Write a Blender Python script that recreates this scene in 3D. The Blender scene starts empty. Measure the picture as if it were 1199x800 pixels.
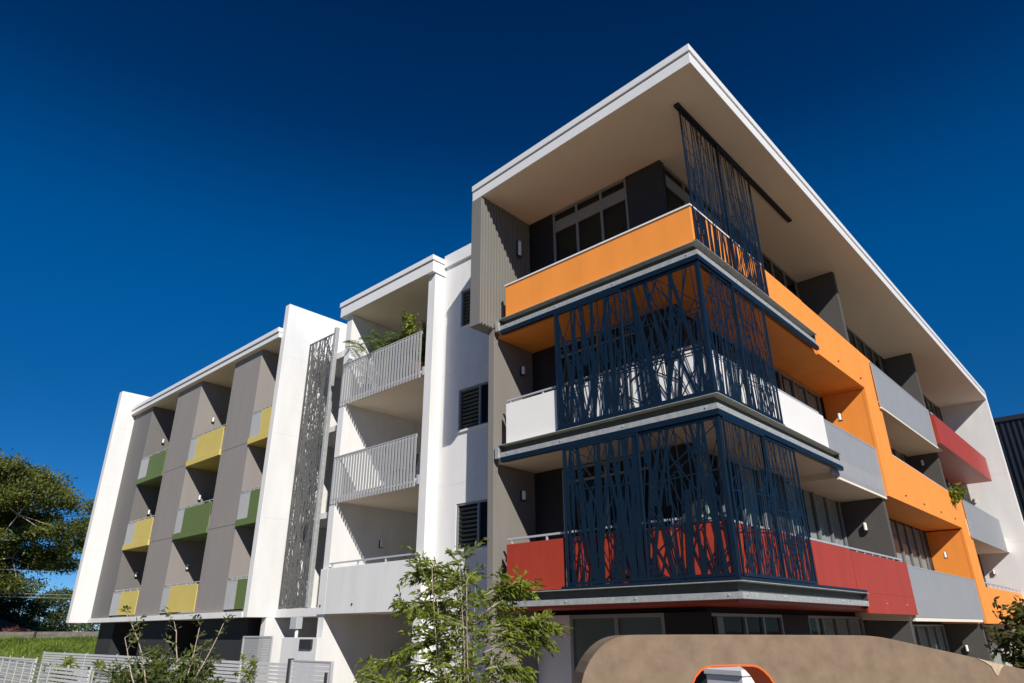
import bpy, bmesh, math, random
import numpy as np
from mathutils import Vector, Matrix
random.seed(7); rng = np.random.default_rng(11)
sc = bpy.context.scene
col = sc.collection
R = math.radians

# ------------------------------------------------------------------ materials
def nodes(name):
    m = bpy.data.materials.new(name); m.use_nodes = True
    nt = m.node_tree; b = nt.nodes['Principled BSDF']
    return m, nt, b
def mat(name, c, rough=.6, metal=0., var=.06, scale=1.2, bump=.0, bscale=60., spec=.5, streak=False, c2=None, coat=0., ior=1.5):
    m, nt, b = nodes(name); N = nt.nodes; L = nt.links
    tc = N.new('ShaderNodeTexCoord'); mp = N.new('ShaderNodeMapping')
    L.new(tc.outputs['Object'], mp.inputs[0])
    if streak: mp.inputs['Scale'].default_value = (1.6, 1.6, .35)
    n = N.new('ShaderNodeTexNoise'); n.inputs['Scale'].default_value = scale; n.inputs['Detail'].default_value = 6; n.inputs['Roughness'].default_value = .62
    L.new(mp.outputs[0], n.inputs['Vector'])
    r = N.new('ShaderNodeValToRGB'); r.color_ramp.elements[0].position = .3; r.color_ramp.elements[1].position = .72
    a = [max(0, x*(1-var)) for x in c]; d = [min(1, x*(1+var)) for x in c] if c2 is None else c2
    r.color_ramp.elements[0].color = (*a, 1); r.color_ramp.elements[1].color = (*d, 1)
    L.new(n.outputs['Fac'], r.inputs[0]); L.new(r.outputs[0], b.inputs['Base Color'])
    b.inputs['Roughness'].default_value = rough; b.inputs['Metallic'].default_value = metal
    b.inputs['Specular IOR Level'].default_value = spec; b.inputs['IOR'].default_value = ior
    b.inputs['Coat Weight'].default_value = coat; b.inputs['Coat Roughness'].default_value = .12
    if bump > 0:
        n2 = N.new('ShaderNodeTexNoise'); n2.inputs['Scale'].default_value = bscale; n2.inputs['Detail'].default_value = 4
        L.new(tc.outputs['Object'], n2.inputs['Vector'])
        bu = N.new('ShaderNodeBump'); bu.inputs['Strength'].default_value = bump; bu.inputs['Distance'].default_value = .01
        L.new(n2.outputs['Fac'], bu.inputs['Height']); L.new(bu.outputs[0], b.inputs['Normal'])
    return m
def leafmat(name, c, c2, trans=.35, scale=3., rough=.5):
    m, nt, b = nodes(name); N = nt.nodes; L = nt.links
    g = N.new('ShaderNodeTexCoord'); n = N.new('ShaderNodeTexNoise'); n.inputs['Scale'].default_value = scale; n.inputs['Detail'].default_value = 5
    L.new(g.outputs['Object'], n.inputs['Vector'])
    r = N.new('ShaderNodeValToRGB'); r.color_ramp.elements[0].position = .36; r.color_ramp.elements[1].position = .66
    r.color_ramp.elements[0].color = (*c, 1); r.color_ramp.elements[1].color = (*c2, 1)
    L.new(n.outputs['Fac'], r.inputs[0]); L.new(r.outputs[0], b.inputs['Base Color'])
    b.inputs['Roughness'].default_value = rough; b.inputs['Specular IOR Level'].default_value = .4
    t = N.new('ShaderNodeBsdfTranslucent'); L.new(r.outputs[0], t.inputs[0])
    mx = N.new('ShaderNodeMixShader'); mx.inputs[0].default_value = trans
    out = N['Material Output']; L.new(b.outputs[0], mx.inputs[1]); L.new(t.outputs[0], mx.inputs[2]); L.new(mx.outputs[0], out.inputs[0])
    return m
def glassmat(name, tint=(.45, .5, .5), body=(.02, .022, .025), opac=.45, rough=.02):
    m, nt, b = nodes(name); N = nt.nodes; L = nt.links
    b.inputs['Base Color'].default_value = (*body, 1); b.inputs['Roughness'].default_value = rough; b.inputs['IOR'].default_value = 1.52
    t = N.new('ShaderNodeBsdfTransparent'); t.inputs[0].default_value = (*tint, 1)
    mx = N.new('ShaderNodeMixShader'); mx.inputs[0].default_value = opac
    f = N.new('ShaderNodeFresnel'); f.inputs['IOR'].default_value = 1.6
    ad = N.new('ShaderNodeMath'); ad.operation = 'ADD'; ad.use_clamp = True; ad.inputs[1].default_value = opac
    ge = N.new('ShaderNodeNewGeometry'); iv = N.new('ShaderNodeMath'); iv.operation = 'SUBTRACT'; iv.inputs[0].default_value = 1; L.new(ge.outputs['Backfacing'], iv.inputs[1])
    ml = N.new('ShaderNodeMath'); ml.operation = 'MULTIPLY'; L.new(iv.outputs[0], ml.inputs[1]); L.new(f.outputs[0], ad.inputs[0]); L.new(ad.outputs[0], ml.inputs[0]); L.new(ml.outputs[0], mx.inputs[0])
    L.new(t.outputs[0], mx.inputs[1]); L.new(b.outputs[0], mx.inputs[2]); L.new(mx.outputs[0], N['Material Output'].inputs[0])
    return m

M = dict(
 white=mat('white_render', (.76, .75, .73), .75, var=.07, bump=.12, streak=True),
 offwhite=mat('beige_soffit', (.8, .72, .6), .85, var=.03, bump=.05),
 fascia=mat('white_steel_fascia', (.82, .81, .79), .4, var=.03),
 panelwhite=mat('white_panel', (.9, .87, .82), .35, var=.02),
 orange=mat('orange_render', (.95, .32, .05), .6, var=.07, bump=.1, streak=True),
 red=mat('red_panel', (.4, .045, .018), .45, var=.1, streak=True, scale=2.),
 green=mat('green_panel', (.13, .18, .045), .5, var=.05),
 yellow=mat('yellow_panel', (.66, .52, .13), .5, var=.05),
 grey=mat('grey_render', (.28, .255, .235), .8, var=.05, bump=.12, streak=True),
 colgrey=mat('warm_grey_render', (.215, .198, .175), .8, var=.06, bump=.12, streak=True),
 midgrey=mat('mid_grey_render', (.17, .16, .152), .8, var=.05, bump=.12, streak=True),
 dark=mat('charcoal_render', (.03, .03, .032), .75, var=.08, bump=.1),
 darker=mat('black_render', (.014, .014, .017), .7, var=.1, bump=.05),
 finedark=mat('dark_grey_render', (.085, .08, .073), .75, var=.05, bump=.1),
 cladding=mat('corrugated_steel_beige', (.21, .2, .178), .45, var=.04),
 claddingdark=mat('corrugated_steel_dark', (.018, .019, .021), .45, var=.1),
 screen=mat('navy_powder_coat', (.0038, .0135, .028), .4, var=.15, spec=.4, scale=8),
 galv=mat('galvanised_steel', (.46, .47, .45), .5, metal=.3, var=.2, scale=9, bump=.05),
 webdark=mat('dark_steel_and_web_shade', (.075, .082, .07), .6, metal=.2, var=.2, scale=6),  # base colour darkened for the shade in the beam recess; louvres share it
 frame=mat('grey_aluminium', (.27, .275, .28), .4, metal=.2, var=.05),
 alu=mat('pale_aluminium', (.6, .61, .62), .35, metal=.3, var=.04),
 slat=mat('light_grey_slat', (.36, .37, .385), .4, var=.04),
 slatwarm=mat('pale_grey_slat', (.42, .42, .42), .45, var=.04),
 stair=mat('grey_cut_steel', (.12, .12, .117), .4, metal=.3, var=.15, scale=6),
 concrete=mat('tan_concrete', (.175, .122, .08), .85, var=.0, c2=(.265, .19, .127), scale=7, bump=.2, bscale=220),
 patch=mat('pale_patch', (.52, .4, .28), .9, var=.2, scale=40, bump=.7, bscale=120),
 orangein=mat('orange_paint', (.72, .13, .015), .42, var=.08),
 curtain=mat('curtain_fabric', (.8, .79, .77), .9, var=.05),
 brown=mat('brown_blind', (.34, .29, .21), .8, var=.05),
 lampglass=mat('opal_lamp', (.85, .84, .8), .4, var=.01),
 lampbody=mat('lamp_bracket', (.04, .04, .04), .5),
 grassbase=mat('grass_soil', (.07, .11, .02), .9, var=.0, c2=(.13, .17, .03), scale=.8),
 paving=mat('paving', (.22, .175, .12), .85, var=.12, scale=.7, bump=.3, bscale=30),
 bark=mat('bark_pale', (.34, .27, .2), .85, var=.0, c2=(.5, .42, .33), scale=7, bump=.5, bscale=30),
 barkd=mat('bark_brown', (.12, .09, .065), .85, var=.25, scale=6, bump=.5, bscale=30),
 timber=mat('weathered_sleeper', (.14, .125, .105), .85, var=.0, c2=(.23, .21, .18), scale=2.5, bump=.4),
 roofred=mat('brown_red_tiles', (.16, .06, .04), .8, var=.2, scale=6),
 roofpeach=mat('peach_tiles', (.6, .36, .22), .8, var=.08, scale=6),
 brick=mat('brown_brick', (.25, .13, .09), .85, var=.15, scale=8),
 pot=mat('grey_pot', (.15, .14, .13), .6),
 terracotta=mat('terracotta_pot', (.28, .1, .05), .7),
 wire=mat('cable_grey', (.35, .35, .35), .5),
 frosted=mat('frosted_door_glass', (.085, .105, .095), .25, var=.06),
 meshmat=mat('grey_mesh', (.33, .34, .34), .5, var=.04),
 whiteslat=mat('white_slats', (.62, .62, .63), .5, var=.06, scale=3),
 glass=glassmat('window_glass', (.8, .83, .82), opac=.06),
 glassd=glassmat('dark_window_glass', (.62, .64, .62), (.012, .014, .014), .2),
 glassg=glassmat('green_edge_glass', (.6, .75, .7), (.1, .16, .14), .3),
 leaf=leafmat('bamboo_leaf', (.12, .17, .018), (.32, .38, .04), .45, 4.),
 leaf2=leafmat('shrub_leaf', (.045, .075, .016), (.15, .18, .04), .3, 4.),
 palm=leafmat('palm_leaf', (.09, .16, .03), (.22, .28, .08), .35, 4.),
 yuc=leafmat('ficus_leaf', (.15, .19, .02), (.3, .33, .05), .35, 5.),
 euc=leafmat('eucalyptus_leaf', (.075, .1, .02), (.2, .21, .04), .35, .45),
 dist=leafmat('distant_leaf', (.02, .036, .01), (.07, .09, .02), .2, .4),
 dist2=leafmat('distant_leaf_light', (.035, .06, .014), (.1, .13, .03), .2, .4),
 citrus=leafmat('dense_leaf', (.035, .055, .012), (.16, .16, .035), .3, 6.),
 grass=leafmat('grass_blade', (.1, .16, .02), (.22, .3, .04), .4, .6),
)

# ------------------------------------------------------------------ mesh helpers
class MB:
    def __init__(s): s.v = []; s.f = []
    def poly(s, pts, faces):
        o = len(s.v); s.v += [tuple(p) for p in pts]; s.f += [tuple(i+o for i in f) for f in faces]; return s
    def box(s, x0, x1, y0, y1, z0, z1):
        if x0 > x1: x0, x1 = x1, x0
        if y0 > y1: y0, y1 = y1, y0
        if z0 > z1: z0, z1 = z1, z0
        return s.poly([(x0,y0,z0),(x1,y0,z0),(x1,y1,z0),(x0,y1,z0),(x0,y0,z1),(x1,y0,z1),(x1,y1,z1),(x0,y1,z1)],
                      [(0,3,2,1),(4,5,6,7),(0,1,5,4),(1,2,6,5),(2,3,7,6),(3,0,4,7)])
    def prism(s, pts2, z0, z1):
        n = len(pts2)
        return s.poly([(x,y,z0) for x,y in pts2]+[(x,y,z1) for x,y in pts2],
            [tuple(range(n))[::-1], tuple(range(n,2*n))]+[(i,(i+1)%n,n+(i+1)%n,n+i) for i in range(n)])
    def tube(s, pts, rad, n=6, cap=True):
        pts = [Vector(p) for p in pts]; rs = rad if isinstance(rad, (list, tuple)) else [rad]*len(pts)
        o = len(s.v); prev = None
        for i, p in enumerate(pts):
            d = (pts[min(i+1, len(pts)-1)]-pts[max(i-1, 0)])
            d = d.normalized() if d.length > 1e-9 else Vector((0,0,1))
            a = d.cross(Vector((0,0,1))) if abs(d.z) < .95 else d.cross(Vector((1,0,0)))
            if prev is not None: a = prev - d*prev.dot(d)
            a.normalize(); prev = a; b = d.cross(a)
            for k in range(n):
                t = 2*math.pi*k/n; s.v.append(tuple(p+(a*math.cos(t)+b*math.sin(t))*rs[i]))
        for i in range(len(pts)-1):
            for k in range(n):
                s.f.append((o+i*n+k, o+i*n+(k+1)%n, o+(i+1)*n+(k+1)%n, o+(i+1)*n+k))
        if cap:
            s.f.append(tuple(o+k for k in range(n))[::-1]); s.f.append(tuple(o+(len(pts)-1)*n+k for k in range(n)))
        return s
    def build(s, name, m, parent=None, bevel=0., smooth=False, label=None, loc=None):
        me = bpy.data.meshes.new(name)
        v = s.v
        me.from_pydata(v, [], s.f); me.materials.append(M[m] if isinstance(m, str) else m)
        bm = bmesh.new(); bm.from_mesh(me); bmesh.ops.recalc_face_normals(bm, faces=bm.faces); bm.to_mesh(me); bm.free()
        o = bpy.data.objects.new(name, me); col.objects.link(o)
        if parent: o.parent = parent
        if loc: o.location = loc
        if smooth:
            for p in me.polygons: p.use_smooth = True
        if bevel:
            b = o.modifiers.new('b', 'BEVEL'); b.width = bevel; b.segments = 2; b.limit_method = 'ANGLE'; b.angle_limit = R(40)
        if label: o['label'] = label
        return o
def npmesh(name, V, F, m, parent=None, loc=None):
    me = bpy.data.meshes.new(name); V = np.asarray(V, np.float32); F = np.asarray(F, np.int32)
    me.vertices.add(len(V)); me.vertices.foreach_set('co', V.ravel())
    k = F.shape[1]; me.loops.add(F.size); me.loops.foreach_set('vertex_index', F.ravel())
    me.polygons.add(len(F)); me.polygons.foreach_set('loop_start', np.arange(0, F.size, k, dtype=np.int32))
    me.polygons.foreach_set('loop_total', np.full(len(F), k, np.int32))
    me.update(); me.validate(); me.materials.append(M[m])
    o = bpy.data.objects.new(name, me); col.objects.link(o)
    if parent: o.parent = parent
    if loc: o.location = loc
    return o
def tag(o, label=None, cat=None, group=None, kind=None):
    if label: o['label'] = label
    if cat: o['category'] = cat
    if group: o['group'] = group
    if kind: o['kind'] = kind
    return o
def empty(name, loc, label, cat, group=None):
    o = bpy.data.objects.new(name, None); col.objects.link(o); o.location = loc; o.empty_display_size = .3
    return tag(o, label, cat, group)
class F:
    """facade frame: a runs along the facade, d goes inward from plane c"""
    def __init__(s, side, c): s.side, s.c = side, c
    def box(s, mb, a0, a1, d0, d1, z0, z1):
        if s.side == 'L': mb.box(s.c+d0, s.c+d1, a0, a1, z0, z1)
        else: mb.box(a0, a1, s.c+d0, s.c+d1, z0, z1)
    def pt(s, a, d, z): return (s.c+d, a, z) if s.side == 'L' else (a, s.c+d, z)

B = empty('apartment_building', (0,0,0), 'four storey apartment building with white, orange, red and grey balconies and navy cut-out corner screens', 'apartment building')
def bx(name, m, *b, parent=None, bevel=.008, label=None):
    mb = MB(); 
    for q in b: mb.box(*q)
    return mb.build(name, m, parent or B, bevel=bevel, label=label)

# ------------------------------------------------------------------ detail builders
def window(f, a0, a1, z0, z1, mull=(), trans=None, curtain=False, glass='glass', back='darker', frame='frame', blind=False, fw=.055, right_dir=1):
    mb = MB()
    f.box(mb, a0, a1, 0, .1, z0, z0+fw); f.box(mb, a0, a1, 0, .1, z1-fw, z1)
    f.box(mb, a0, a0+fw, .002, .098, z0+fw, z1-fw); f.box(mb, a1-fw, a1, .002, .098, z0+fw, z1-fw)
    for i, m_ in enumerate(mull):
        f.box(mb, m_-fw*.6, m_+fw*.6, .004, .094, z0+fw, z1-fw)
    if trans:
        f.box(mb, a0+fw, a1-fw, .012, .09, trans, trans+.32 if trans > 10 else trans+fw)
    w = mb.build('window', frame, B, bevel=.004)
    g = MB(); f.box(g, a0+fw*.5, a1-fw*.5, .05, .06, z0+fw*.5, z1-fw*.5); g.build('glass', glass, w)
    if curtain:
        spans = curtain if isinstance(curtain, list) else [(a0+.08, a1-.08)]
        c = MB()
        for (s0, s1) in spans:
            n = max(8, int((s1-s0)*28)); o = len(c.v)
            for i in range(n+1):
                a = s0+(s1-s0)*i/n; d = .115+.03*math.sin(i*1.9+s0*3)+.012*math.sin(i*.7)
                for z in (z0+.06, z1-.06): c.v.append(f.pt(a, d, z))
            for i in range(n): c.f.append((o+2*i, o+2*i+2, o+2*i+3, o+2*i+1))
        cu = c.build('curtain', 'curtain', w, smooth=True)
    if blind:
        c = MB(); f.box(c, a0+.06, a1-.06, .1, .11, z0+.06, z1-.06); c.build('blind', 'brown', w)
    return w
def slats(f, a0, a1, d, z0, z1, pitch, w, t, m, parent, rail=True, name='balustrade', label=None):
    mb = MB(); n = int(round((a1-a0)/pitch))
    for i in range(n+1):
        a = a0+(a1-a0)*i/n
        f.box(mb, a-w/2, a+w/2, d, d+t, z0, z1)
    if rail:
        f.box(mb, a0-.03, a1+.03, d+t, d+t+.04, z1-.05, z1-.01); f.box(mb, a0-.03, a1+.03, d+t, d+t+.04, z0+.12, z0+.16)
        f.box(mb, a0-.04, a1+.04, d-.005, d+t+.02, z1+.001, z1+.035)
    return mb.build(name, m, parent, label=label)
def handrail(f, a0, a1, d, z, parent, step=.9, below=.1, tall=.075):
    mb = MB(); f.box(mb, a0, a1, d-.02, d+.03, z-.02, z+.02)
    n = max(1, int((a1-a0)/step))
    for i in range(n+1):
        a = a0+.12+(a1-a0-.24)*i/n
        f.box(mb, a-.02, a+.02, d-.015, d+.02, z-tall-.03, z-.021)
    return mb.build('handrail', 'alu', parent, bevel=.004)
def bolts(f, pts, m='alu', parent=None, r=.013, t=.018):
    mb = MB()
    for a, d, z in pts:
        p0 = Vector(f.pt(a, d, z)); p1 = Vector(f.pt(a, d-t, z)); mb.tube([p0, p1], r, 8)
    return mb.build('bolt', m, parent or B)
def wall_lamp(f, a, z, tall=.2):
    mb = MB(); f.box(mb, a-.045, a+.045, -.03, -.001, z-tall*.55, z+tall*.55)
    f.box(mb, a-.06, a+.06, -.1, -.031, z-tall*.62, z-tall*.52)
    o = mb.build('wall_lamp', 'lampbody', B, bevel=.006)
    g = MB(); g.tube([f.pt(a, -.08, z-tall*.5), f.pt(a, -.08, z-tall*.42), f.pt(a, -.08, z+tall*.42), f.pt(a, -.08, z+tall*.5)], [.03, .045, .045, .03], 10)
    g.build('lamp_diffuser', 'lampglass', o, smooth=False)
    return o
def stick_screen(f, a0, a1, d, z0, z1, m='screen', n=34, wmin=.012, wmax=.05, tilt=.2, ndiag=6, nhor=2, parent=None, seed=0, fr=.05, name='privacy_screen', th=.006, extra_low=True):
    rr = random.Random(seed)
    mb = MB()
    f.box(mb, a0, a1, d-.004, d+.03, z0, z0+fr); f.box(mb, a0, a1, d-.004, d+.03, z1-fr, z1)
    f.box(mb, a0, a0+fr*.8, d-.003, d+.029, z0+fr, z1-fr); f.box(mb, a1-fr*.8, a1, d-.003, d+.029, z0+fr, z1-fr)
    s = mb.build(name, m, parent or B, bevel=.003)
    A0, A1, Z0, Z1 = a0+fr*.5, a1-fr*.5, z0+fr*.5, z1-fr*.5
    lm = MB()
    def clip(p, q):
        # Liang-Barsky
        dx, dz = q[0]-p[0], q[1]-p[1]; t0, t1 = 0., 1.
        for pp, qq in ((-dx, p[0]-A0), (dx, A1-p[0]), (-dz, p[1]-Z0), (dz, Z1-p[1])):
            if abs(pp) < 1e-9:
                if qq < 0: return None
            else:
                t = qq/pp
                if pp < 0: t0 = max(t0, t)
                else: t1 = min(t1, t)
        if t0 >= t1: return None
        return (p[0]+dx*t0, p[1]+dz*t0), (p[0]+dx*t1, p[1]+dz*t1)
    def bar(p, q, w0, w1):
        c = clip(p, q)
        if not c: return
        p, q = c; dx, dz = q[0]-p[0], q[1]-p[1]; L = math.hypot(dx, dz)
        if L < .1: return
        nx, nz = dz/L, -dx/L; dd = d+.004+rr.random()*.008; t = th+rr.random()*.004
        P = [(p[0]-nx*w0/2, p[1]-nz*w0/2), (p[0]+nx*w0/2, p[1]+nz*w0/2), (q[0]+nx*w1/2, q[1]+nz*w1/2), (q[0]-nx*w1/2, q[1]-nz*w1/2)]
        lm.poly([f.pt(x, dd, z) for x, z in P]+[f.pt(x, dd+t, z) for x, z in P], [(0,1,2,3),(7,6,5,4),(0,4,5,1),(1,5,6,2),(2,6,7,3),(3,7,4,0)])
    H = z1-z0
    for i in range(n):
        a = A0+(A1-A0)*(i+rr.random())/n
        t = rr.gauss(0, tilt); w = rr.uniform(wmin, wmax)
        lo, hi = z0, z1
        k = rr.random()
        if k < .18: hi = z0+H*rr.uniform(.45, .8)
        elif k < .3: lo = z0+H*rr.uniform(.2, .5)
        am = a; zm = (z0+z1)/2
        pts = [(am+(z-zm)*t, z) for z in (lo, hi)]
        bar(pts[0], pts[1], w*rr.uniform(.7, 1.2), w*rr.uniform(.5, 1.1))
    if extra_low:
        for i in range(int(n*.7)):
            a = rr.uniform(A0, A1); t = rr.gauss(0, tilt*2.2); w = rr.uniform(wmin, wmin*2.2); zz = z0+H*rr.uniform(.15, .6)
            bar((a, z0), (a+(zz-z0)*t, zz), w, w*.6)
    for i in range(ndiag):
        a = rr.uniform(A0-.2, A1); z = rr.uniform(z0, z1); t = rr.choice((-1, 1))*(rr.uniform(.18, .7) if rr.random() < .75 else rr.uniform(.8, 1.8))
        L = rr.uniform(.7, 2.2)/math.hypot(1, t); bar((a, z-L/2), (a+L*t, z+L/2), wmin*rr.uniform(1., 2.4), wmin)
    for i in range(nhor):
        z = z0+H*(i+1)/(nhor+1)+rr.uniform(-.1, .1); sl = rr.uniform(-.05, .12)
        bar((A0-.1, z), (A1+.1, z+sl*(A1-A0)), wmin*1.5, wmin*1.5)
    lm.build('lattice', m, s)
    return s

FL, FR = F('L', 0.), F('R', 0.)
XE = 27.77; ZS = 12.35

# ------------------------------------------------------------------ corner block: core & back walls
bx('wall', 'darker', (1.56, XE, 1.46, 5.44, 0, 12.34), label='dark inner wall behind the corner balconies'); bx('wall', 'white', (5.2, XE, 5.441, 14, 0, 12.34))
WL, WR = F('L', 1.35), F('R', 1.25)
lv = [(3.0, 5.62), (6.0, 8.6), (9.0, 12.34)]
def seg(f, a0, a1, z0, z1, m='dark', name='wall', d1=.2):
    mb = MB(); f.box(mb, a0, a1, 0, d1, z0, z1); return mb.build(name, m, B, bevel=.004)
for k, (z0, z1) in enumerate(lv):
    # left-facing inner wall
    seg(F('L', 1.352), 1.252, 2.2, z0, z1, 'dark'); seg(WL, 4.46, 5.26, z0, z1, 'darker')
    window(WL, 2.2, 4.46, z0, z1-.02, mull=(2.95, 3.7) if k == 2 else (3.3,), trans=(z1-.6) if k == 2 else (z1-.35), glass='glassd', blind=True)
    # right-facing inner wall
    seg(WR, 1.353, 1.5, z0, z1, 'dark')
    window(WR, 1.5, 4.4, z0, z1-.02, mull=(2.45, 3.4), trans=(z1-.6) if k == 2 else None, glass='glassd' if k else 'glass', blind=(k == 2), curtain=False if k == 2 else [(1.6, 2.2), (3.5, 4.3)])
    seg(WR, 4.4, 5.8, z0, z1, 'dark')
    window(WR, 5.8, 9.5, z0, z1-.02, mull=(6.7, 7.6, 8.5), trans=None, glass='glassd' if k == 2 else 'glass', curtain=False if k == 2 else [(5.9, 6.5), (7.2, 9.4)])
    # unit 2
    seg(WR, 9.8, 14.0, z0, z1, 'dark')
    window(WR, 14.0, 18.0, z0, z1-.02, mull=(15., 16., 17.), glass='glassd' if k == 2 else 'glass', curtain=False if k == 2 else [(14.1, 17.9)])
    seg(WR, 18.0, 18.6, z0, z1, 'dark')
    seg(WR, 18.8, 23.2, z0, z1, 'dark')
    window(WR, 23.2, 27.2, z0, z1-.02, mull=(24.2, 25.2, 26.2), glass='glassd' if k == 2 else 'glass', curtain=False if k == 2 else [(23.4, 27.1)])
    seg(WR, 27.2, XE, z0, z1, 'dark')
# ground floor
seg(F('L', 1.352), 1.252, 2.2, 0, 2.6, 'darker'); seg(WL, 4.4, 5.26, 0, 2.6, 'white')
w = window(WL, 2.2, 4.4, .1, 2.6, mull=(3.27,), glass='frosted', fw=.07)
window(WR, 1.355, 4.4, .1, 2.58, mull=(2.7, 3.5), glass='glass', curtain=[(1.45, 2.0)])
seg(WR, 4.4, 5.8, 0, 2.58, 'darker')
window(WR, 5.8, 9.5, .1, 2.58, mull=(6.7, 7.6, 8.5), glass='glass', curtain=[(6.6, 9.4)])
seg(WR, 9.8, 11.2, 0, 2.58, 'darker')
window(WR, 11.2, 17.9, .1, 2.4, mull=(12.3, 13.5, 14.6, 15.8, 16.9), glass='glass', curtain=[(12, 17.8)])
window(WR, 19.0, 27.2, .1, 2.4, mull=(21, 23, 25), glass='glass', curtain=[(21, 27)])

# ------------------------------------------------------------------ corner block floors
def slab(z0, z1, m, name='balcony', x0=.14, y0=.14, x1=9.62, y1=5.25, label=None):
    mb = MB()
    mb.poly([(x0,y0,z0),(x1,y0,z0),(x1,1.45,z0),(1.55,1.45,z0),(1.55,y1,z0),(x0,y1,z0),
             (x0,y0,z1),(x1,y0,z1),(x1,1.45,z1),(1.55,1.45,z1),(1.55,y1,z1),(x0,y1,z1)],
            [(5,4,3,0),(3,2,1,0),(6,9,10,11),(6,7,8,9),(0,1,7,6),(1,2,8,7),(2,3,9,8),(3,4,10,9),(4,5,11,10),(5,0,6,11)])
    return mb.build(name, m, B, label=label)
S3 = slab(8.62, 8.97, 'orange', label='orange slab of the top corner balcony')
S2 = slab(5.64, 5.97, 'offwhite', label='white slab of the middle corner balcony')
S1 = slab(2.69, 2.97, 'red', label='red slab of the lowest corner balcony')
def beam(par, z, LY=5.07, LX=5.99):
    mb = MB()
    # lip (top flange), web, bottom plate for both sides, mitred as L prisms
    def L(o, i, z0, z1, ey=0., ex=0.):
        mb.prism([(o, o), (LX+ex, o), (LX+ex, i), (i, i), (i, LY+ey), (o, LY+ey)], z0, z1)
    L(-.05, .135, z-.014, z)
    L(0.0, .135, z-.262, z-.16)
    b = mb.build('support_beam', 'galv', par, bevel=.003)
    mb = MB(); L(.1, .135, z-.159, z-.0145); mb.box(LX-.012, LX, .002, .099, z-.159, z-.0145); mb.box(.002, .099, LY-.012, LY, z-.159, z-.0145); mb.build('beam_web', 'webdark', b)  # dark web colour carries the shade below the projecting lip
    bolts(FL, [(a, 0, z-.2) for a in (.22, 1.9, 3.4, 4.85)], 'alu', b)
    bolts(FR, [(a, 0, z-.2) for a in (.14, 1.6, 3.1, 4.4, 5.85)], 'alu', b)
for par, z in ((S3, 9.), (S2, 6.), (S1, 3.)): beam(par, z)
for par, z in ((S3, 8.735), (S2, 5.735)):
    mb = MB(); mb.prism([(.0, .0), (6.12, .0), (6.12, .085), (.085, .085), (.085, 5.05), (.0, 5.05)], z-.1, z); mb.build('screen_track', 'screen', par, bevel=.003)
for par, z, e in ((S3, 9., 3.4), (S2, 6., 2.95), (S1, 3., 6.05)):
    mb = MB()
    if z > 8: mb.box(0, e, -.0, .05, z+.002, z+.05)
    else: mb.prism([(0, 0), (e, 0), (e, .05), (.05, .05), (.05, 3.5), (0, 3.5)], z+.002, z+.06)
    mb.build('screen_track', 'screen', par, bevel=.003)
# balustrade panels
p = MB(); p.prism([(.065, .065), (5.70, .065), (5.70, .12), (.12, .12), (.12, 4.95), (.065, 4.95)], 9.02, 9.86); 
o3 = p.build('balustrade', 'orange', S3, bevel=.006, label='orange balustrade wrapping the top corner balcony')
c_ = MB(); c_.prism([(.04, .04), (3.4, .04), (3.4, .15), (.15, .15), (.15, 4.96), (.04, 4.96)], 9.862, 9.9); c_.build('capping', 'fascia', o3, bevel=.003)
def segs_panel(par, m, z0, z1, Ls, Rs, label, z1r=None):
    mb = MB()
    for a0, a1 in Ls: FL.box(mb, a0, a1, .07, .11, z0, z1)
    for a0, a1 in Rs: FR.box(mb, a0, a1, .07, .11, z0, z1r or z1)
    return mb.build('balustrade', m, par, bevel=.004, label=label)
segs_panel(S2, 'panelwhite', 6.02, 6.93, [(.13, .9), (.96, 1.8), (1.86, 3.2), (3.46, 4.95)], [(.075, 1.3), (1.36, 2.75), (2.8, 5.62)], 'white panels of the middle corner balcony', 6.84)
segs_panel(S1, 'red', 3.02, 3.93, [(.13, 1.1), (1.16, 2.2), (2.26, 3.3), (3.46, 4.95)], [(.075, 1.6), (1.66, 3.3)], 'red panels of the lowest corner balcony', 3.88)
handrail(FL, .1, 5.0, .16, 7.03, S2); handrail(FL, .1, 5.0, .16, 4.04, S1)
handrail(FR, .1, 5.6, .16, 6.93, S2); handrail(FR, .1, 9.9, .16, 3.93, S1, step=.55)
bx('post', 'frame', (.075, .125, 3.3, 3.42, 6.02, 6.95), parent=S2)
bx('post', 'screen', (.075, .125, 3.3, 3.42, 3.02, 4.0), parent=S1)

# right facade balustrades
def rbox(name, m, par, a0, a1, d0, d1, z0, z1, bevel=.006, label=None):
    mb = MB(); FR.box(mb, a0, a1, d0, d1, z0, z1); return mb.build(name, m, par, bevel=bevel, label=label)
# the orange ribbon stepping down the facade
rib = MB()
FRb = lambda a0, a1, z0, z1, d0=0., d1=.15: FR.box(rib, a0, a1, d0, d1, z0, z1)
RO = MB()
def extr(poly, d0, d1, mb):
    n = len(poly)
    mb.poly([(a, d0, z) for a, z in poly]+[(a, d1, z) for a, z in poly],
        [tuple(range(n)), tuple(range(n, 2*n))[::-1]]+[(i, n+i, n+(i+1)%n, (i+1)%n) for i in range(n)])
kf = lambda a, z: (a+.0138*(a+10.35), z+.0138*(z-2.32))
extr([kf(*q) for q in [(6.03, 8.5), (9.5, 8.5), (9.5, 5.5), (18.12, 5.5), (18.12, 2.42), (27.7, 2.42), (27.7, 3.62), (19.5, 3.62), (19.5, 6.62), (10.8, 6.82), (10.8, 9.68), (5.73, 9.74), (5.5, 9.74), (5.5, 9.02), (6.03, 9.02)]], .066, .16, RO)
ribbon = RO.build('ribbon_wall', 'orange', B, bevel=.006, label='orange wall ribbon stepping down the right facade')
j = MB()
for a, z0, z1 in ((10.86, 5.55, 6.8), (19.56, 2.45, 3.6)):
    pass
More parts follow.
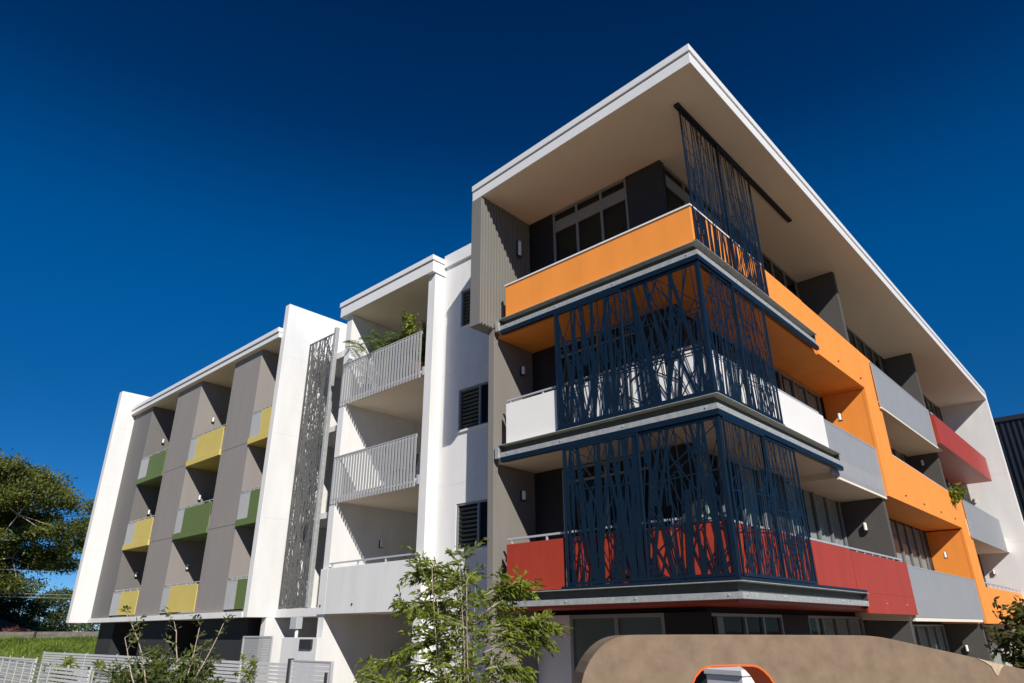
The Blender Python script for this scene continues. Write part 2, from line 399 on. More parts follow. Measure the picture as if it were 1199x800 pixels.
mb = MB(); mb.tube([(5.9, .12, 9.87), (11.0, .12, 9.81)], .018, 6); mb.tube([(11.2, .12, 6.93), (19.8, .12, 6.73)], .018, 6); mb.build('handrail', 'fascia', ribbon)
mb = MB()
for a, z in ((11.2, 5.72), (13.2, 5.72), (15.3, 5.72), (17.3, 5.72), (7.4, 8.75), (9.2, 8.75)): mb.tube([(a+.3, .066, z+.05), (a+.3, .03, z+.05)], .022, 8)
mb.build('drain_spout', 'lampbody', ribbon)
# orange fins going back + white/grey slabs
bx('wall', 'orange', (9.78, 9.98, .161, 1.25, 5.97, 8.58), label='orange side wall on the third level'); 
bx('wall', 'orange', (18.52, 18.6, .161, 1.25, 2.97, 5.5), label='orange side wall on the second level')
so = MB(); so.box(9.8, 18.6, .161, 1.45, 5.545, 5.97); so.build('balcony', 'orange', B, label='orange slab of the middle ribbon balcony')
so = MB(); so.box(9.63, 10.9, .161, 1.45, 8.59, 8.97); so.build('balcony', 'orange', B)
so = MB(); so.box(18.6, XE, .161, 1.45, 2.43, 2.97); so.build('balcony', 'orange', B)
U3 = bx('balcony', 'offwhite', (11.1, 18.6, .06, 1.45, 8.32, 8.97), bevel=0)
# L3 grey slats, red box, L2 greys, L1 red+grey
slats(FR, 10.86, 17.5, .0, 8.27, 9.62, .075, .052, .035, 'slat', U3, label='grey slatted balustrade on the top level'); rbox('slab_edge', 'offwhite', U3, 10.84, 17.53, -.005, .055, 8.21, 8.262)
mb = MB(); FR.box(mb, 17.6, 27.1, -.12, .04, 8.42, 9.5); FR.box(mb, 18.62, 27.1, .041, 1.45, 8.42, 8.97)
redbox = mb.build('balcony', 'red', B, bevel=.006, label='red boxed balcony on the top level'); handrail(FR, 17.7, 27.0, -.02, 9.6, redbox, step=1.2)
U2 = bx('balcony', 'offwhite', (6.14, 9.79, .2, 1.45, 5.5, 5.965), bevel=0)
rbox('slab_edge', 'offwhite', U2, 6.14, 9.78, .13, .199, 5.46, 5.52)
slats(FR, 5.7, 9.74, .13, 5.53, 6.8, .075, .052, .035, 'slat', U2, label='grey slatted balustrade beside the white panel')
U2b = bx('balcony', 'offwhite', (19.51, XE, .06, 1.45, 5.36, 5.97), bevel=0)
slats(FR, 19.6, 26.7, 0., 5.3, 6.64, .08, .055, .035, 'slat', U2b, label='grey slatted balustrade beside the white end wall')
mb = MB(); FR.box(mb, 3.34, 5.53, .03, .08, 3.01, 3.87); FR.box(mb, 5.56, 9.83, .03, .08, 3.01, 3.84); FR.box(mb, 6.01, 9.83, .03, .08, 2.6, 3.009)
mb.build('balustrade', 'red', S1, bevel=.004, label='plain red panels on the lowest right balcony')
bolts(FR, [(7.4, .03, 2.82), (9.0, .03, 2.82)], 'alu', S1)
U1 = bx('balcony', 'offwhite', (9.62, 18.5, .18, 1.45, 2.5, 2.97), bevel=0)
slats(FR, 9.9, 18.4, .1, 2.55, 3.78, .08, .057, .035, 'slat', U1, label='long grey slatted balustrade above the ground floor')
rbox('slab_edge', 'offwhite', U1, 9.8, 18.1, .1, .179, 2.46, 2.54)
handrail(FR, 19.8, 27.6, .08, 3.78, ribbon, step=.8)
# dividing fins
for a, zs in ((9.62, [(0, 2.46), (2.975, 5.48), (8.98, ZS)]), (18.62, [(0, 2.41), (5.975, 8.41), (8.98, ZS)])):
    for z0, z1 in zs:
        d0 = .2 if a < 10 else .27
        mb = MB(); FR.box(mb, a, a+.18, d0, 1.45, z0, z1); mb.build('wall', 'finedark', B, bevel=.006, label='dark grey dividing wall between balconies')
# end wall
mb = MB(); mb.box(XE, XE+.35, -.73, 14, 0, 12.83); mb.build('wall', 'white', B, bevel=.01, label='tall white end wall of the right facade')
# lamps
wall_lamp(F('R', 5.24), .83, 11.35, .42); wall_lamp(F('R', 5.255), .92, 8.02, .2); wall_lamp(F('R', 5.255), .88, 5.06, .2)
wall_lamp(F('L', 9.5), .79, 7.8); wall_lamp(F('L', 9.62), .75, 4.79); wall_lamp(F('L', 18.12), .72, 4.65); wall_lamp(F('L', 18.62), .8, 8.0)
wall_lamp(F('L', XE), .86, 7.73); wall_lamp(F('L', XE), .86, 4.58); wall_lamp(F('L', 18.62), .86, 1.66)
wall_lamp(F('R', 12.46), 2.5, 4.75); wall_lamp(F('R', 12.46), 2.5, 7.7); wall_lamp(F('R', 30.), 1.95, 11.05); wall_lamp(F('R', 24.62), 1.95, 11.03)
wall_lamp(F('R', 30.), 1.95, 7.6); wall_lamp(F('R', 24.62), 1.95, 7.6); wall_lamp(F('R', 30.), 1.95, 4.8); wall_lamp(F('R', 24.62), 1.95, 4.8)
wall_lamp(F('R', 12.46), 3.2, 1.7)

# screens
stick_screen(FL, 1.75, 3.46, .0, 6.06, 8.63, seed=1, n=27, wmin=.015, wmax=.09, tilt=.11, ndiag=22)
stick_screen(FL, .05, 1.80, .035, 6.06, 8.63, seed=2, n=22, wmin=.015, wmax=.09, tilt=.14, ndiag=34)
stick_screen(FL, 1.61, 3.36, .0, 3.07, 5.63, seed=3, n=27, wmin=.015, wmax=.085, tilt=.11, ndiag=22)
stick_screen(FL, .08, 1.66, .035, 3.07, 5.63, seed=4, n=22, wmin=.015, wmax=.085, tilt=.13, ndiag=36)
stick_screen(FR, .06, 1.42, .035, 6.06, 8.63, seed=5, n=19, wmin=.01, wmax=.05, tilt=.1, ndiag=18, nhor=3)
stick_screen(FR, 1.38, 2.86, .0, 6.06, 8.63, seed=6, n=21, wmin=.01, wmax=.05, tilt=.1, ndiag=18, nhor=3)
stick_screen(FR, .14, 1.78, .0, 3.07, 5.63, seed=7, n=24, wmin=.01, wmax=.05, tilt=.1, ndiag=18, nhor=3)
stick_screen(FR, 1.72, 3.3, .035, 3.07, 5.63, seed=8, n=24, wmin=.01, wmax=.05, tilt=.1, ndiag=18, nhor=3)
stick_screen(FR, .13, 1.76, .035, 9.06, 12.28, seed=9, n=28, wmin=.01, wmax=.045, tilt=.07)
stick_screen(FR, 1.7, 3.32, .0, 9.06, 12.28, seed=10, n=28, wmin=.01, wmax=.045, tilt=.07)
for z0, z1 in ((3.06, 5.63), (6.06, 8.63)): bx('screen_post', 'screen', (.03, .11, .03, .11, z0, z1), bevel=.004)
bx('screen_track', 'darker', (0., 5.95, -.02, .1, 12.285, 12.345))

# ------------------------------------------------------------------ main roof
A_ = (-.78, -.73); Bp = (-.44, 5.62)
pts = [A_, (XE-.003, -.73), (XE-.003, 14.), (3.0, 14.), (3.0, 5.62), Bp]
roof = MB(); roof.prism(pts, ZS, 12.61); roof = roof.build('roof', 'fascia', B, bevel=.006, label='white overhanging corner roof')
def off(pts, d, dl): return [(pts[0][0]-d, pts[0][1]-d), (pts[1][0], pts[1][1]-d), pts[2], pts[3], (pts[4][0], pts[4][1]), (pts[5][0]-d, pts[5][1])]
g = MB(); g.prism(off(pts, -.03, 0), 12.612, 12.628); g.build('shadow_gap', 'dark', roof)
g = MB(); g.prism(off(pts, .03, 0), 12.63, 12.80); g.build('gutter', 'fascia', roof, bevel=.012)
ins = [(A_[0]+.02, A_[1]+.02), (XE-.01, -.71), (XE-.01, 1.5), (1.6, 1.5), (1.6, 5.3), (-.42, 5.3)]
g = MB(); g.prism(ins, ZS-.006, ZS-.001); g.build('soffit', 'offwhite', roof)
# grey column + corrugated box
bx('wall', 'colgrey', (0., 1.36, 5.26, 5.44, 0, 8.84), label='grey side wall of the corner balconies')
mb = MB(); mb.box(-.45, 0.3, 5.285, 5.62, 8.84, ZS-.007); mb.box(.3, 1.36, 5.285, 5.62, 8.84, ZS-.007)
cb = mb.build('wall', 'cladding', B, bevel=.004, label='beige corrugated steel box beside the top balcony')
mb = MB(); x = -.42; n0 = 0; prof = []
while x < 1.34:
    prof += [(x, 5.284), (x+.006, 5.25), (x+.045, 5.25), (x+.051, 5.284)]; x += .1
o = len(mb.v)
for x, y in prof: mb.v += [(x, y, 8.86), (x, y, ZS-.008)]
for i in range(len(prof)-1): mb.f.append((2*i, 2*i+2, 2*i+3, 2*i+1))
mb.build('corrugated_sheet', 'cladding', cb)
bx('bracket', 'galv', (-.03, .13, 5.08, 5.2, 8.72, 9.0), parent=S3); bx('bracket', 'galv', (-.03, .13, 5.08, 5.2, 5.72, 6.0), parent=S2)

# ------------------------------------------------------------------ window wall between blocks (plane X=1.15, Y 5.44..8.4)
WW = F('L', 1.15)
wins = [(4.1, 5.2), (7.05, 8.18), (9.98, 11.12)]
mb = MB(); zz = 0.
for z0, z1 in wins+[(12.1, None)]:
    WW.box(mb, 5.45, 8.4, 0, .2, zz, z0)
    if z1:
        WW.box(mb, 7.66, 8.4, .0, .2, z0, z1); WW.box(mb, 5.45, 5.9, .0, .2, z0, z1); zz = z1
mb.build('wall', 'white', B, label='white wall with louvre windows between the two balcony stacks')
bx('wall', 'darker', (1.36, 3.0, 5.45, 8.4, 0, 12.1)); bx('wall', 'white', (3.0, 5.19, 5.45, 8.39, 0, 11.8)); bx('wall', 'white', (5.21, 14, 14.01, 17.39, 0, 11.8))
for z0, z1 in wins:
    w = window(F('L', 1.17), 5.9, 7.66, z0, z1, mull=(6.9,), glass='glassd', fw=.05)
    lo = MB(); k = z0+.08
    while k < z1-.08:
        lo.poly([(1.24, 6.94, k), (1.24, 7.6, k), (1.185, 7.6, k+.06), (1.185, 6.94, k+.06)], [(0, 1, 2, 3)]); k += .105
    lo.build('louvre', 'webdark', w)
    s = MB(); s.box(1.1, 1.16, 5.9, 7.7, z0-.05, z0-.002); s.build('sill', 'fascia', w, bevel=.004)
bx('parapet', 'fascia', (1.08, 3.5, 5.45, 8.36, 12.1, 12.5), bevel=.01)

# ------------------------------------------------------------------ white balcony stack (X .8, Y 8.4..12.75)
bx('wall', 'white', (.8, 4.6, 8.4, 8.7, 0, 11.84), bevel=.01, label='white column wall right of the slatted balconies')
bx('wall', 'white', (.8, 6.0, 12.46, 12.76, 0, 11.84), bevel=.01, label='white side wall left of the slatted balconies')
bx('wall', 'white', (4.6, 4.72, 8.7, 12.46, 0, 11.84)); bx('wall', 'darker', (4.5, 4.59, 9.2, 12.1, 0, 2.5))
r2 = bx('roof', 'fascia', (.66, 12, 8.36, 12.98, 11.85, 12.2), bevel=.008, label='white roof over the slatted balconies')
bx('shadow_gap', 'dark', (.70, 11.9, 8.40, 12.9, 12.202, 12.216), parent=r2, bevel=0); bx('gutter', 'fascia', (.62, 12, 8.33, 13.02, 12.218, 12.38), parent=r2, bevel=.01)
bx('soffit', 'offwhite', (.69, 4.6, 8.7, 12.46, 11.838, 11.846), parent=r2, bevel=0)
WB = F('L', .8)
for zf in (9., 6.):
    b = bx('balcony', 'offwhite', (.9, 4.6, 8.7, 12.46, zf-.2, zf), bevel=.004, label='balcony slab with pale slatted balustrade')
    slats(WB, 8.9, 12.66, -.03, zf-.25, zf+1.12, .135, .078, .014, 'slatwarm', b)
    bx('post', 'alu', (.8, .86, 8.72, 8.82, zf-.2, zf+.05), parent=b)
b = bx('balcony', 'offwhite', (.9, 4.6, 8.4, 12.7, 2.77, 3.0), bevel=.004)
mb = MB(); mb.box(.72, .82, 8.35, 12.36, 2.76, 3.95); mb.build('balustrade', 'white', b, bevel=.008, label='solid white balustrade on the lowest level')
bx('column_base', 'white', (.74, .86, 12.4, 12.76, 2.76, 3.95), parent=b)
handrail(F('L', .75), 8.5, 12.35, .0, 4.07, b, step=1.0, tall=.1)
bolts(F('L', .72), [(9.0, 0, 2.98), (11.1, 0, 2.98), (12.62, 0.02, 2.98)], 'lampbody', b, r=.03)

# ------------------------------------------------------------------ stairwell (Y 12.76..17.4)
bx('wall', 'midgrey', (5.0, 5.2, 12.76, 17.4, 0, 12.0))
bx('wall', 'finedark', (3.4, 3.5, 12.76, 14.6, 0, 11.8))
for z0, z1 in ((2.76, 3.02), (5.8, 6.0), (8.8, 9.0), (11.6, 11.85)):
    st = bx('stair_landing', 'white', (2.08 if z0 < 3 else 2.35, 5.0, 12.77, 17.39, z0, z1))
    if z0 < 11 and z0 > 5: stick_screen(F('L', 2.5), 12.8, 15.3, 0, z1+.02, z1+1.05, m='stair', n=26, wmin=.02, wmax=.05, tilt=.2, parent=st, seed=int(z0*7), name='balustrade', extra_low=False)
bx('balustrade', 'glassg', (2.42, 2.44, 12.8, 15.3, 3.05, 4.0), bevel=0); bx('handrail', 'alu', (2.4, 2.46, 12.8, 15.3, 4.0, 4.05))
ss = F('L', 2.12)
stick_screen(ss, 15.62, 17.3, 0, 3.05, 12.6, m='stair', n=30, wmin=.018, wmax=.05, tilt=.07, ndiag=170, nhor=10, seed=21, fr=.05, name='stair_screen', th=.01)
bx('screen_post', 'galv', (2.06, 2.2, 15.42, 15.56, 3.03, 12.75))
bx('screen_post', 'alu', (2.5, 2.56, 14.9, 15.0, 3.0, 12.0))

# ------------------------------------------------------------------ fins & grey wing (Y 17.4..32.3)
bx('wall', 'white', (1.12, 6.0, 17.4, 17.7, 2.77, 14.05), bevel=.012, label='white fin wall beside the stair screen')
bx('wall', 'white', (.35, 6.0, 32.35, 32.75, 2.77, 13.85), bevel=.012, label='white fin wall at the far left end')
bx('wall', 'white', (1.8, 6., 17.4, 17.7, 0, 2.768), bevel=.01)
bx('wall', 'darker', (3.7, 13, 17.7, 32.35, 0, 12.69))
r3 = bx('roof', 'fascia', (1.0, 14, 17.7, 32.34, 12.7, 12.9), bevel=.008, label='long roof edge over the grey wing')
bx('shadow_gap', 'dark', (1.04, 14, 17.7, 32.3, 12.902, 12.918), parent=r3, bevel=0); bx('gutter', 'fascia', (.95, 14, 17.7, 32.5, 12.92, 13.1), parent=r3, bevel=.01)
bx('soffit', 'offwhite', (1.03, 3.69, 17.72, 32.34, 12.691, 12.697), parent=r3, bevel=0)
for (y0, y1, m, lb) in ((30.0, 32.34, 'midgrey', 'darker grey wall panel at the far left of the wing'), (24.6, 27.05, 'grey', 'grey pillar between the yellow and green balconies'), (19.27, 21.5, 'grey', 'grey pillar beside the white fin wall')):
    mb = MB()
    mb.box(1.215, 3.69, y0+.015, y1-.015, 2.95, 12.69)
    for z0, z1 in (((2.95, 5.9), (5.915, 8.9), (8.915, 12.69)) if y0 < 29 else ((2.95, 12.69),)): mb.box(1.2, 3.69, y0, y1, z0, z1)
    mb.build('wall', m, B, bevel=.006, label=lb)
led = bx('ledge', 'white', (1.08, 3.69, 17.7, 32.34, 2.77, 2.95), bevel=.008, label='white ledge under the grey wing')
FW = F('L', 1.17)
bays = [((27.07, 30.0), ['green', 'yellow', 'yellow'], .68, 1/3.), ((21.52, 24.6), ['yellow', 'green', 'yellow'], .75, .22), ((17.72, 19.26), ['yellow', 'green', 'green'], .42, .5)]
for (y0, y1), cs, _, ws in bays:
    for k, zf in ((0, 9.), (1, 6.), (2, 3.)):
        c = cs[k]; nm = {'green': 'green', 'yellow': 'yellow'}[c]
        split = y1-(y1-y0)*ws
        if zf > 3.5:
            b = bx('balcony', c, (1.14, 3.69, y0, y1, zf-.2, zf+.03), bevel=.006, label=nm+' balcony slab on the grey wing')
        else:
            b = bx('balcony', 'offwhite', (1.3, 3.69, y0, y1, 2.955, 3.0), bevel=0)
        mb = MB(); mb.box(1.17, 1.2, y0+.02, split, zf+.04, zf+.98); mb.build('balustrade', c, b, bevel=.004, label=nm+' balustrade panel')
        slats(FW, split+.05, y1-.05, 0, zf+.04, zf+.96, .085, .06, .03, 'slatwarm', b)
        mb = MB(); mb.tube([(1.22, y0, zf+1.06), (1.22, y1, zf+1.06)], .02, 6)
        for i in range(4):
            yy = y0+.3+(y1-y0-.6)*i/3; mb.box(1.2, 1.24, yy-.02, yy+.02, zf+.97, zf+1.05)
        mb.build('handrail', 'alu', b)
# ground floor of the wing
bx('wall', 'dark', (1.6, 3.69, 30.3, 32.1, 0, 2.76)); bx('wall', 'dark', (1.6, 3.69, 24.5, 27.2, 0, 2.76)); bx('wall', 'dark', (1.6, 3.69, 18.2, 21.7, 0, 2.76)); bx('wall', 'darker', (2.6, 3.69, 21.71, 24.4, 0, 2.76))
bx('wall', 'white', (.8, 3.5, 12.46, 12.76, 0, 2.75)) if False else None
bx('low_wall', 'white', (.55, .75, 12.3, 14.1, 0, 2.18), bevel=.01)
bx('service_box', 'dark', (.5, .56, 12.5, 13.1, 1.9, 2.14))
mb = MB(); mb.box(.95, 1.15, 14.1, 14.45, 2.4, 2.72); rh = mb.build('rainwater_head', 'alu', B, bevel=.01); mb = MB(); mb.tube([(1.05, 14.2, 2.39), (1.05, 14.2, 0)], .05, 10); mb.build('downpipe', 'fascia', rh)
mb = MB(); mb.tube([(1.1, 5.75, 0), (1.1, 5.75, 2.7)], .04, 8); dp = mb.build('downpipe', 'frame', B)
for z in (1.0, 1.7, 2.3): mb = MB(); mb.tube([(1.1, 5.75, z), (1.1, 5.75, z+.04)], .05, 8); mb.build('clip', 'frame', dp)

for z in (5.93, 8.93, 11.9): bx('control_joint', 'whiteslat', (1.25, 2.1, 17.3985, 17.4005, z, z+.012), bevel=0); bx('control_joint', 'whiteslat', (.45, 1.19, 32.3485, 32.3505, z, z+.012), bevel=0)
for z in (5.7, 8.7): bx('control_joint', 'whiteslat', (1.1485, 1.1505, 5.46, 8.38, z, z+.012), bevel=0)
for z in (5.8, 8.8): bx('control_joint', 'whiteslat', (XE-.0015, XE+.0005, -.7, 1.2, z, z+.012), bevel=0)
def chair(loc, rz, label):
    t = empty('outdoor_chair', loc, label, 'chair', 'black outdoor chairs on the balconies'); t.rotation_euler.z = rz
    m1 = MB(); m1.box(-.24, .24, -.24, .24, .43, .46); m1.build('seat', 'lampbody', t, bevel=.01)
    m1 = MB(); m1.poly([(-.22, .24, .47), (.22, .24, .47), (.2, .34, .98), (-.2, .34, .98), (-.22, .265, .47), (.22, .265, .47), (.2, .365, .98), (-.2, .365, .98)], [(0, 1, 2, 3), (7, 6, 5, 4), (0, 4, 5, 1), (1, 5, 6, 2), (2, 6, 7, 3), (3, 7, 4, 0)]); m1.build('backrest', 'lampbody', t, bevel=.008)
    for x_ in (-.22, .22):
        for y_ in (-.22, .22): m1 = MB(); m1.tube([(x_, y_, 0), (x_*.95, y_*.95, .429)], .014, 6); m1.build('leg', 'lampbody', t)
chair((1.5, 10.9, 3.0), R(-70), 'black outdoor chair behind the solid white balustrade')
chair((1.45, 10.2, 6.0), R(-100), 'black outdoor chair behind the lower slatted balustrade')
# ------------------------------------------------------------------ dark corrugated building on the right
D = empty('corrugated_building', (40, 2, 0), 'dark ribbed metal clad building behind the white end wall', 'building')
mb = MB(); mb.box(.1, 14, -7, 8, 0, 14.0); mb.build('wall', 'claddingdark', D)
mb = MB(); y = -7
while y < 8: mb.box(0, .1, y, y+.14, 0, 14.0); y += .3
mb.build('cladding_rib', 'claddingdark', D)
mb = MB(); mb.box(-.1, 14.1, -7.1, 8.1, 14.002, 14.3); mb.build('roof', 'claddingdark', D, bevel=.02)
for o in D.children: pass

# ------------------------------------------------------------------ ground
def gz(x, y):
    d = max(-x, -y); t = min(1, max(0, (d-1.2)/4.)); return .72*t*t*(3-2*t)
mb = MB(); xs = [-400, -200, -80, -40, -25, -18, -14, -11, -9, -7, -6, -5, -4.2, -3.4, -2.6, -2., -1.2, 0, 10, 40, 100, 400]
o = 0
for y in xs:
    for x in xs: mb.v.append((x, y, gz(x, y)))
n = len(xs)
for j in range(n-1):
    for i in range(n-1): mb.f.append((j*n+i, j*n+i+1, (j+1)*n+i+1, (j+1)*n+i))
gr = mb.build('ground', 'paving', None, smooth=True); tag(gr, kind='structure')
mb = MB(); prof = [(35, -.1), (37, .5), (39, 1.4), (41, 1.8), (43.45, 2.07), (46, 2.1), (60, 1.5), (120, 1.0), (300, .9)]
for y, z in prof: mb.v += [(-200, y, z), (200, y, z)]
for i in range(len(prof)-1): mb.f.append((2*i, 2*i+1, 2*i+3, 2*i+2))
bk = mb.build('grass_bank', 'grassbase', None); tag(bk, kind='structure')
# grass blades on the bank
n = 26000; X = rng.uniform(-14, 9, n); Y = rng.uniform(38, 43.4, n); Z = np.interp(Y, [p_[0] for p_ in prof], [p_[1] for p_ in prof])
ang = rng.uniform(0, 6.28, n); h = rng.uniform(.06, .2, n)*(1+.6*np.sin(X*1.7)*np.sin(Y*2.1)); w_ = .02+.02*rng.random(n)
dx, dy = np.cos(ang)*w_, np.sin(ang)*w_; lx, ly = rng.normal(0, .05, n), rng.normal(0, .05, n)
V = np.stack([np.stack([X-dx, Y-dy, Z-.01], 1), np.stack([X+dx, Y+dy, Z-.01], 1), np.stack([X+lx, Y+ly, Z+h], 1)], 1).reshape(-1, 3)
gb = npmesh('grass', V, np.arange(3*n).reshape(-1, 3), 'grass'); tag(gb, 'long bright green grass growing on the bank', 'grass', kind='stuff')

# ------------------------------------------------------------------ leaf generators
def leaves(P, Dv, L, W, droop=.0, fold=True):
    """P centres Nx3 (leaf base), Dv directions, L lengths, W widths -> V,F (lens shaped quads, 2 per leaf)"""
    N = len(P); Dv = Dv/np.linalg.norm(Dv, axis=1, keepdims=True)
    rnd = rng.normal(size=(N, 3)); S = np.cross(Dv, rnd); S /= np.linalg.norm(S, axis=1, keepdims=True)
    L = L[:, None]; W = W[:, None]; dn = np.array([0, 0, -1.])*droop*L
    a = P; m1 = P+Dv*L*.45-S*W*.5+dn*.2; m2 = P+Dv*L*.45+S*W*.5+dn*.2; t = P+Dv*L+dn
    V = np.stack([a, m1, t, m2], 1).reshape(-1, 3); Fc = np.arange(4*N).reshape(-1, 4)
    return V, Fc
def cat(parts):
    Vs, Fs, o = [], [], 0
    for V, F_ in parts: Vs.append(V); Fs.append(F_+o); o += len(V)
    return np.concatenate(Vs), np.concatenate(Fs)

def bendpath(p0, d0, length, nseg, grav=0., wob=.1, up=0.):
    p = Vector(p0); d = Vector(d0).normalized(); pts = [p.copy()]
    for i in range(nseg):
        d = (d+Vector((random.gauss(0, wob), random.gauss(0, wob), random.gauss(0, wob)-grav+up))).normalized(); p = p+d*length/nseg; pts.append(p.copy())
    return pts

# feathery tree in front of the white wall
def feathery(loc, H=2.9):
    t = empty('young_tree', loc, 'feathery bright green young tree with drooping narrow leaves in front of the white wall', 'tree')
    tr = MB(); Ps, Ds, Ls, Ws = [], [], [], []
    right = Vector((.675, -.737, 0)); fwd = Vector((.737, .675, 0))
    stems = []; specs = []
    for i in range(11):
        a = (i/10*2-1)*.6+random.uniform(-.15, .15)-.2; b = random.uniform(-1, 1)
        d = right*a*.2+fwd*b*.2+Vector((0, 0, 1)); ln = H*random.uniform(.8, 1.0)
        pts = bendpath((right*a*.1+fwd*b*.1), d, ln, 12, wob=.022); stems.append(pts)
        tr.tube(pts, [.013*(1-.8*k/12) for k in range(13)], 6)
        for k in range(5, 13):
            for _ in range(3):
                ang = random.uniform(0, 6.28); z = k/12
                specs.append((pts[k], Vector((math.cos(ang), math.sin(ang), random.uniform(.4, 1.3))), random.uniform(.2, .5)*(1.2-.55*z)))
    for side, hh, ln, up in ((-1, 1.55, 1.0, .5), (-1, 1.5, .9, .35), (-1, 1.75, .55, .6), (1, 1.75, .75, .5), (1, 1.85, .85, .55), (1, 2.1, .6, .7), (-1, 2.0, .6, .8), (-1, 2.25, .6, .6), (1, 2.25, .4, .8), (1, 1.95, .8, .3), (-1, 2.3, .5, .9), (-1, 1.95, .7, .5), (1, 1.6, .5, .5)):
        p = right*side*.08+Vector((0, 0, hh)); base = bendpath(p, right*side+Vector((0, 0, up))+fwd*random.uniform(-.3, .3), ln*(.9 if side < 0 else .72), 9, grav=.06, wob=.05)
        tr.tube(base, [.007*(1-.8*k/9) for k in range(10)], 5)
        for k in range(2, 10):
            for _ in range(3):
                d = (base[min(k+1, 9)]-base[k-1]).normalized()+Vector((random.gauss(0, .6), random.gauss(0, .6), random.gauss(0, .4)))
                specs.append((base[k], d, random.uniform(.12, .26)))
    for p, d, ln in specs:
        br = bendpath(p, d, ln, 6, grav=.05, wob=.08)
        tr.tube(br, [.003*(1-.7*k/6) for k in range(7)], 3, cap=False)
        for k in range(1, 7):
            for _ in range(3):
                q = br[k]; dd = (br[k]-br[k-1]).normalized()*.9+Vector((random.gauss(0, .55), random.gauss(0, .55), -.12+random.gauss(0, .4)))
                Ps.append(q); Ds.append(dd); Ls.append(random.uniform(.045, .095)); Ws.append(random.uniform(.014, .027))
    V, Fc = leaves(np.array(Ps), np.array(Ds), np.array(Ls), np.array(Ws), .15)
    tr.build('trunk', 'bark', t, smooth=True); npmesh('foliage', V, Fc, 'leaf', t)
    return t
feathery((-5.45, .2, .38), 2.72)

def shrub_tree(name, loc, H, spread, nst, label, cat_, leafm, barkm, leafL, leafW, dens, clump=.3, trunk_r=.03, bare=.45, group=None, per=18):
    t = empty(name, loc, label, cat_, group); tr = MB(); Ps, Ds, Ls, Ws = [], [], [], []
    for i in range(nst):
        a = random.uniform(0, 6.28); d = Vector((math.cos(a)*spread, math.sin(a)*spread, 1))
        pts = bendpath((math.cos(a)*.05, math.sin(a)*.05, 0), d, H*random.uniform(.75, 1.0), 9, wob=.07)
        tr.tube(pts, [trunk_r*(1-.75*k/9) for k in range(10)], 7)
        for k in range(int(9*bare), 10):
            for _ in range(dens):
                an = random.uniform(0, 6.28); d2 = Vector((math.cos(an), math.sin(an), random.uniform(.2, 1.)))
                br = bendpath(pts[k], d2, clump*random.uniform(.6, 1.3), 4, wob=.12)
                tr.tube(br, [trunk_r*.25*(1-.6*q/4) for q in range(5)], 4, cap=False)
                for q in range(1, 5):
                    for _ in range(per//4):
                        Ps.append(br[q]+Vector((random.gauss(0, .03), random.gauss(0, .03), random.gauss(0, .03)))); Ds.append(Vector((random.gauss(0, .8), random.gauss(0, .8), random.gauss(.1, .6))))
                        Ls.append(leafL*random.uniform(.6, 1.2)); Ws.append(leafW*random.uniform(.7, 1.2))
    V, Fc = leaves(np.array(Ps), np.array(Ds), np.array(Ls), np.array(Ws), .1)
    tr.build('trunk', barkm, t, smooth=True); npmesh('foliage', V, Fc, leafm, t); return t
shrub_tree('small_tree', (-4.75, 8.55, .4), 2.7, .2, 5, 'slender pale stemmed small tree behind the curved metal railing', 'tree', 'leaf2', 'bark', .12, .038, 1, .26, .022, .72)
for i, (x, y, H, sp, lb) in enumerate(((-4.9, 9.4, 1.3, .25, 'broad leaved shrub at the foot of the slender pale tree'), (-4.75, 8.3, 1.3, .25, 'dense dark shrub right of the slender pale tree'), (-4.5, 10.0, 1.6, .3, 'taller leafy shrub against the white slat fence'), (-4.6, 8.9, 1.6, .25, 'bushy shrub directly behind the slender pale tree'))):
    shrub_tree('shrub', (x, y, .35), H, sp, 7, lb, 'shrub', 'leaf2', 'bark', .15, .045, 3, .28, .014, .35, 'shrubs along the white fence', 16)
shrub_tree('potted_sprig', (-2.2, 21.6, .2), 1.5, .4, 4, 'leafy sprig poking over the fence at the far left', 'plant', 'leaf', 'bark', .2, .06, 2, .25, .012, .7)
shrub_tree('potted_sprig', (-1.6, 12.6, .1), 1.75, .35, 4, 'small leafy sprig in front of the grey mesh screen', 'plant', 'leaf', 'bark', .16, .05, 1, .22, .012, .8)
shrub_tree('young_tree', (1.75, -3.2, .35), 2.3, .07, 9, 'bushy small tree at the right edge behind the concrete wall', 'tree', 'citrus', 'barkd', .11, .045, 6, .25, .02, .5, per=24)

# balcony plants
def palm(loc, n, ln, label, rise=0., name='palm_plant', pot='pot'):
    t = empty(name, loc, label, 'potted plant'); Ps, Ds, Ls, Ws = [], [], [], []; st = MB()
    st.tube([(0, 0, .3), (0, 0, .36+rise)], .035, 7)
    for i in range(n):
        a = 2.4*i+random.uniform(-.3, .3); el = random.uniform(.5, 2.2)
        br = bendpath((0, 0, .35+rise), (math.cos(a), math.sin(a), el), ln*random.uniform(.75, 1.1), 12, grav=.12, wob=.02)
        st.tube(br, [.012*(1-.7*k/12) for k in range(13)], 5)
        for k in range(3, 13):
            d = (br[k]-br[k-1]).normalized(); s = d.cross(Vector((0, 0, 1))).normalized()
            for sg in (-1, 1):
                for e in range(2):
                    Ps.append(br[k]-d*e*.04); Ds.append(d*.9+s*sg*1.0+Vector((0, 0, -.25))); Ls.append(ln*.28*random.uniform(.8, 1.1)*(1.15-abs(k-7)/9)); Ws.append(.028)
    V, Fc = leaves(np.array(Ps), np.array(Ds), np.array(Ls), np.array(Ws), .12)
    st.build('stem', 'palm', t); npmesh('foliage', V, Fc, 'palm', t)
    p_ = MB(); p_.tube([(0, 0, 0), (0, 0, .34), (0, 0, .38)], [.13, .18, .19], 14); p_.build('pot', pot, t)
    return t
